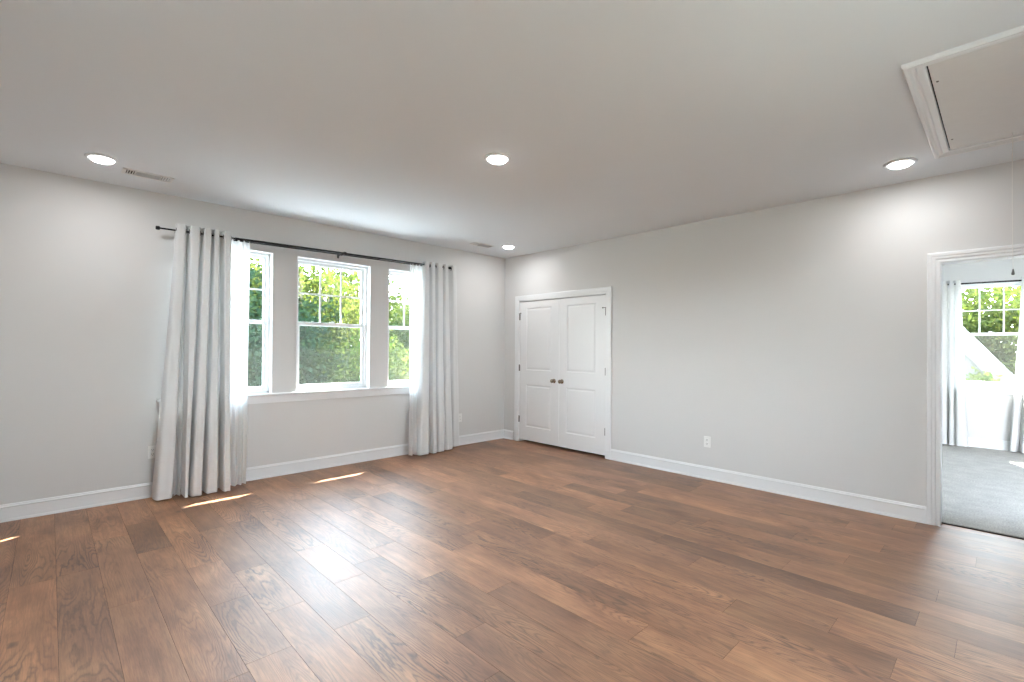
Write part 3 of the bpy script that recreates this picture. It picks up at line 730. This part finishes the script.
def leaves_mesh(name, n, size, clumps, material, droop=.3):
    """clumps: list of (cx,cy,cz,r)"""
    C_ = np.array(clumps); idx = rng.choice(len(C_), n, p=C_[:, 3]**2/np.sum(C_[:, 3]**2))
    d = rng.normal(size=(n, 3)); d /= np.linalg.norm(d, axis=1)[:, None]
    rad = C_[idx, 3]*rng.uniform(.55, 1.08, n); pos = C_[idx, :3]+d*rad[:, None]*np.array([1, 1, .8])
    a = rng.normal(size=(n, 3)); a[:, 2] -= droop; a += d*.5; a /= np.linalg.norm(a, axis=1)[:, None]
    b = np.cross(a, rng.normal(size=(n, 3))); b /= np.linalg.norm(b, axis=1)[:, None]
    s = size*rng.uniform(.6, 1.25, n)[:, None]
    P = np.stack([pos, pos+a*s*.5+b*s*.3, pos+a*s, pos+a*s*.5-b*s*.3], 1).reshape(-1, 3)
    me = bpy.data.meshes.new(name); me.vertices.add(4*n); me.vertices.foreach_set('co', P.ravel()); me.loops.add(4*n); me.loops.foreach_set('vertex_index', np.arange(4*n, dtype=np.int32))
    me.polygons.add(n); me.polygons.foreach_set('loop_start', np.arange(0, 4*n, 4, dtype=np.int32)); me.polygons.foreach_set('loop_total', np.full(n, 4, dtype=np.int32))
    me.update(calc_edges=True); me.materials.append(material)
    ca = me.color_attributes.new('leaf', 'FLOAT_COLOR', 'CORNER'); tint = rng.uniform(0, 1, len(C_))
    v = np.clip(.5*tint[idx]+.5*rng.uniform(0, 1, n), 0, 1); colr = np.ones((n, 4, 4)); colr[:, :, 0] = v[:, None]
    ca.data.foreach_set('color', colr.ravel()); return me

def tree(x, y, zc, rx, rz, n, size, material, label, cone=False, group='trees outside the windows'):
    root = empty('tree', label, 'tree', (x, y, -3.4), group)
    h = zc+3.4; cl = []
    for _ in range(46):
        d = rng.normal(size=3); d /= np.linalg.norm(d); t = rng.uniform(.45, .95)
        if cone:
            zz = rng.uniform(-1, 1); w = rx*(1-(zz+1)/2.15); an = rng.uniform(0, 6.28); cl.append((w*.8*math.cos(an), w*.8*math.sin(an), h+zz*rz, max(.25, w*.38)))
        else: cl.append((d[0]*rx*t, d[1]*rx*t, h+d[2]*rz*t, rx*rng.uniform(.24, .40)))
    me = leaves_mesh('crown', n, size, cl, material); o = bpy.data.objects.new('crown', me); COL.objects.link(o); o.parent = root
    bm = bmesh.new(); top = h+rz*.5; cyl(bm, (0, 0, 0), (.05, .03, top*.5), .16, .11, 10); cyl(bm, (.05, .03, top*.5), (0, 0, top), .11, .04, 10)
    for q in range(6):
        c = cl[q*5]; cyl(bm, (0.02, .02, top*(.45+.06*q)), (c[0]*.9, c[1]*.9, c[2]), .05, .015, 7)
    objbm('trunk', bm, M['bark'], root)
T = tree
T(3.3, 13.2, 1.0, 2.3, 2.6, 16000, .13, M['leaf_dark'], 'dark green leafy tree seen through the left window')
T(3.7, 17.0, 2.9, 2.6, 2.3, 12000, .15, M['leaf_bright'], 'bright tall tree filling the top of the left window')
T(5.2, 14.2, 2.6, 1.9, 1.9, 13000, .13, M['leaf_bright'], 'yellow-green tree in the upper left of the middle window')
T(5.0, 12.0, -.2, 1.5, 1.7, 11000, .11, M['leaf_mid'], 'mid-green tree in the lower left of the middle window')
T(7.4, 17.5, 2.0, 2.3, 4.0, 13000, .13, M['leaf_dark'], 'dark blue-green conifer in the top middle of the middle window', cone=True)
T(6.7, 12.6, .1, 1.7, 2.0, 13000, .12, M['leaf_bright'], 'sunlit bright green tree in the right half of the middle window')
T(9.0, 14.2, 1.2, 2.0, 2.6, 14000, .13, M['leaf_mid'], 'pale green tree seen through the right window')
T(18.0, 1.9, 1.3, 2.6, 2.3, 24000, .13, M['leaf_mid'], 'green tree behind the roof outside the next room', group='trees outside the next room')
T(17.0, -1.6, 1.1, 2.4, 2.3, 24000, .13, M['leaf_bright'], 'sunlit tree right of the gable outside the next room', group='trees outside the next room')
T(11.9, .50, .35, .55, .75, 2600, .09, M['leaf_bright'], 'small bright shrub tree in front of the pale gable wall', group='trees outside the next room')
def treeline(name, pts, n, size, material, label):
    me = leaves_mesh(name, n, size, pts, material); o = bpy.data.objects.new(name, me); COL.objects.link(o); tag(o, label, 'trees', kind='stuff')
cl = []
for _ in range(170):
    x = rng.uniform(-6, 30); dirx = x/25.
    ht = 6.2 if dirx < .52 else 4.3
    cl.append((x, rng.uniform(22.5, 26), rng.uniform(-3, ht-1), rng.uniform(1.1, 1.9)))
treeline('treeline', cl, 80000, .33, M['leaf_mid'], 'distant wall of mixed green woodland beyond the near trees')
cl = [(rng.uniform(24, 27), rng.uniform(-9, 12), rng.uniform(-3, 3.6), rng.uniform(1.1, 1.9)) for _ in range(90)]
treeline('treeline', cl, 36000, .34, M['leaf_mid'], 'distant woodland seen through the window of the next room')

# neighbouring gable outside the next room
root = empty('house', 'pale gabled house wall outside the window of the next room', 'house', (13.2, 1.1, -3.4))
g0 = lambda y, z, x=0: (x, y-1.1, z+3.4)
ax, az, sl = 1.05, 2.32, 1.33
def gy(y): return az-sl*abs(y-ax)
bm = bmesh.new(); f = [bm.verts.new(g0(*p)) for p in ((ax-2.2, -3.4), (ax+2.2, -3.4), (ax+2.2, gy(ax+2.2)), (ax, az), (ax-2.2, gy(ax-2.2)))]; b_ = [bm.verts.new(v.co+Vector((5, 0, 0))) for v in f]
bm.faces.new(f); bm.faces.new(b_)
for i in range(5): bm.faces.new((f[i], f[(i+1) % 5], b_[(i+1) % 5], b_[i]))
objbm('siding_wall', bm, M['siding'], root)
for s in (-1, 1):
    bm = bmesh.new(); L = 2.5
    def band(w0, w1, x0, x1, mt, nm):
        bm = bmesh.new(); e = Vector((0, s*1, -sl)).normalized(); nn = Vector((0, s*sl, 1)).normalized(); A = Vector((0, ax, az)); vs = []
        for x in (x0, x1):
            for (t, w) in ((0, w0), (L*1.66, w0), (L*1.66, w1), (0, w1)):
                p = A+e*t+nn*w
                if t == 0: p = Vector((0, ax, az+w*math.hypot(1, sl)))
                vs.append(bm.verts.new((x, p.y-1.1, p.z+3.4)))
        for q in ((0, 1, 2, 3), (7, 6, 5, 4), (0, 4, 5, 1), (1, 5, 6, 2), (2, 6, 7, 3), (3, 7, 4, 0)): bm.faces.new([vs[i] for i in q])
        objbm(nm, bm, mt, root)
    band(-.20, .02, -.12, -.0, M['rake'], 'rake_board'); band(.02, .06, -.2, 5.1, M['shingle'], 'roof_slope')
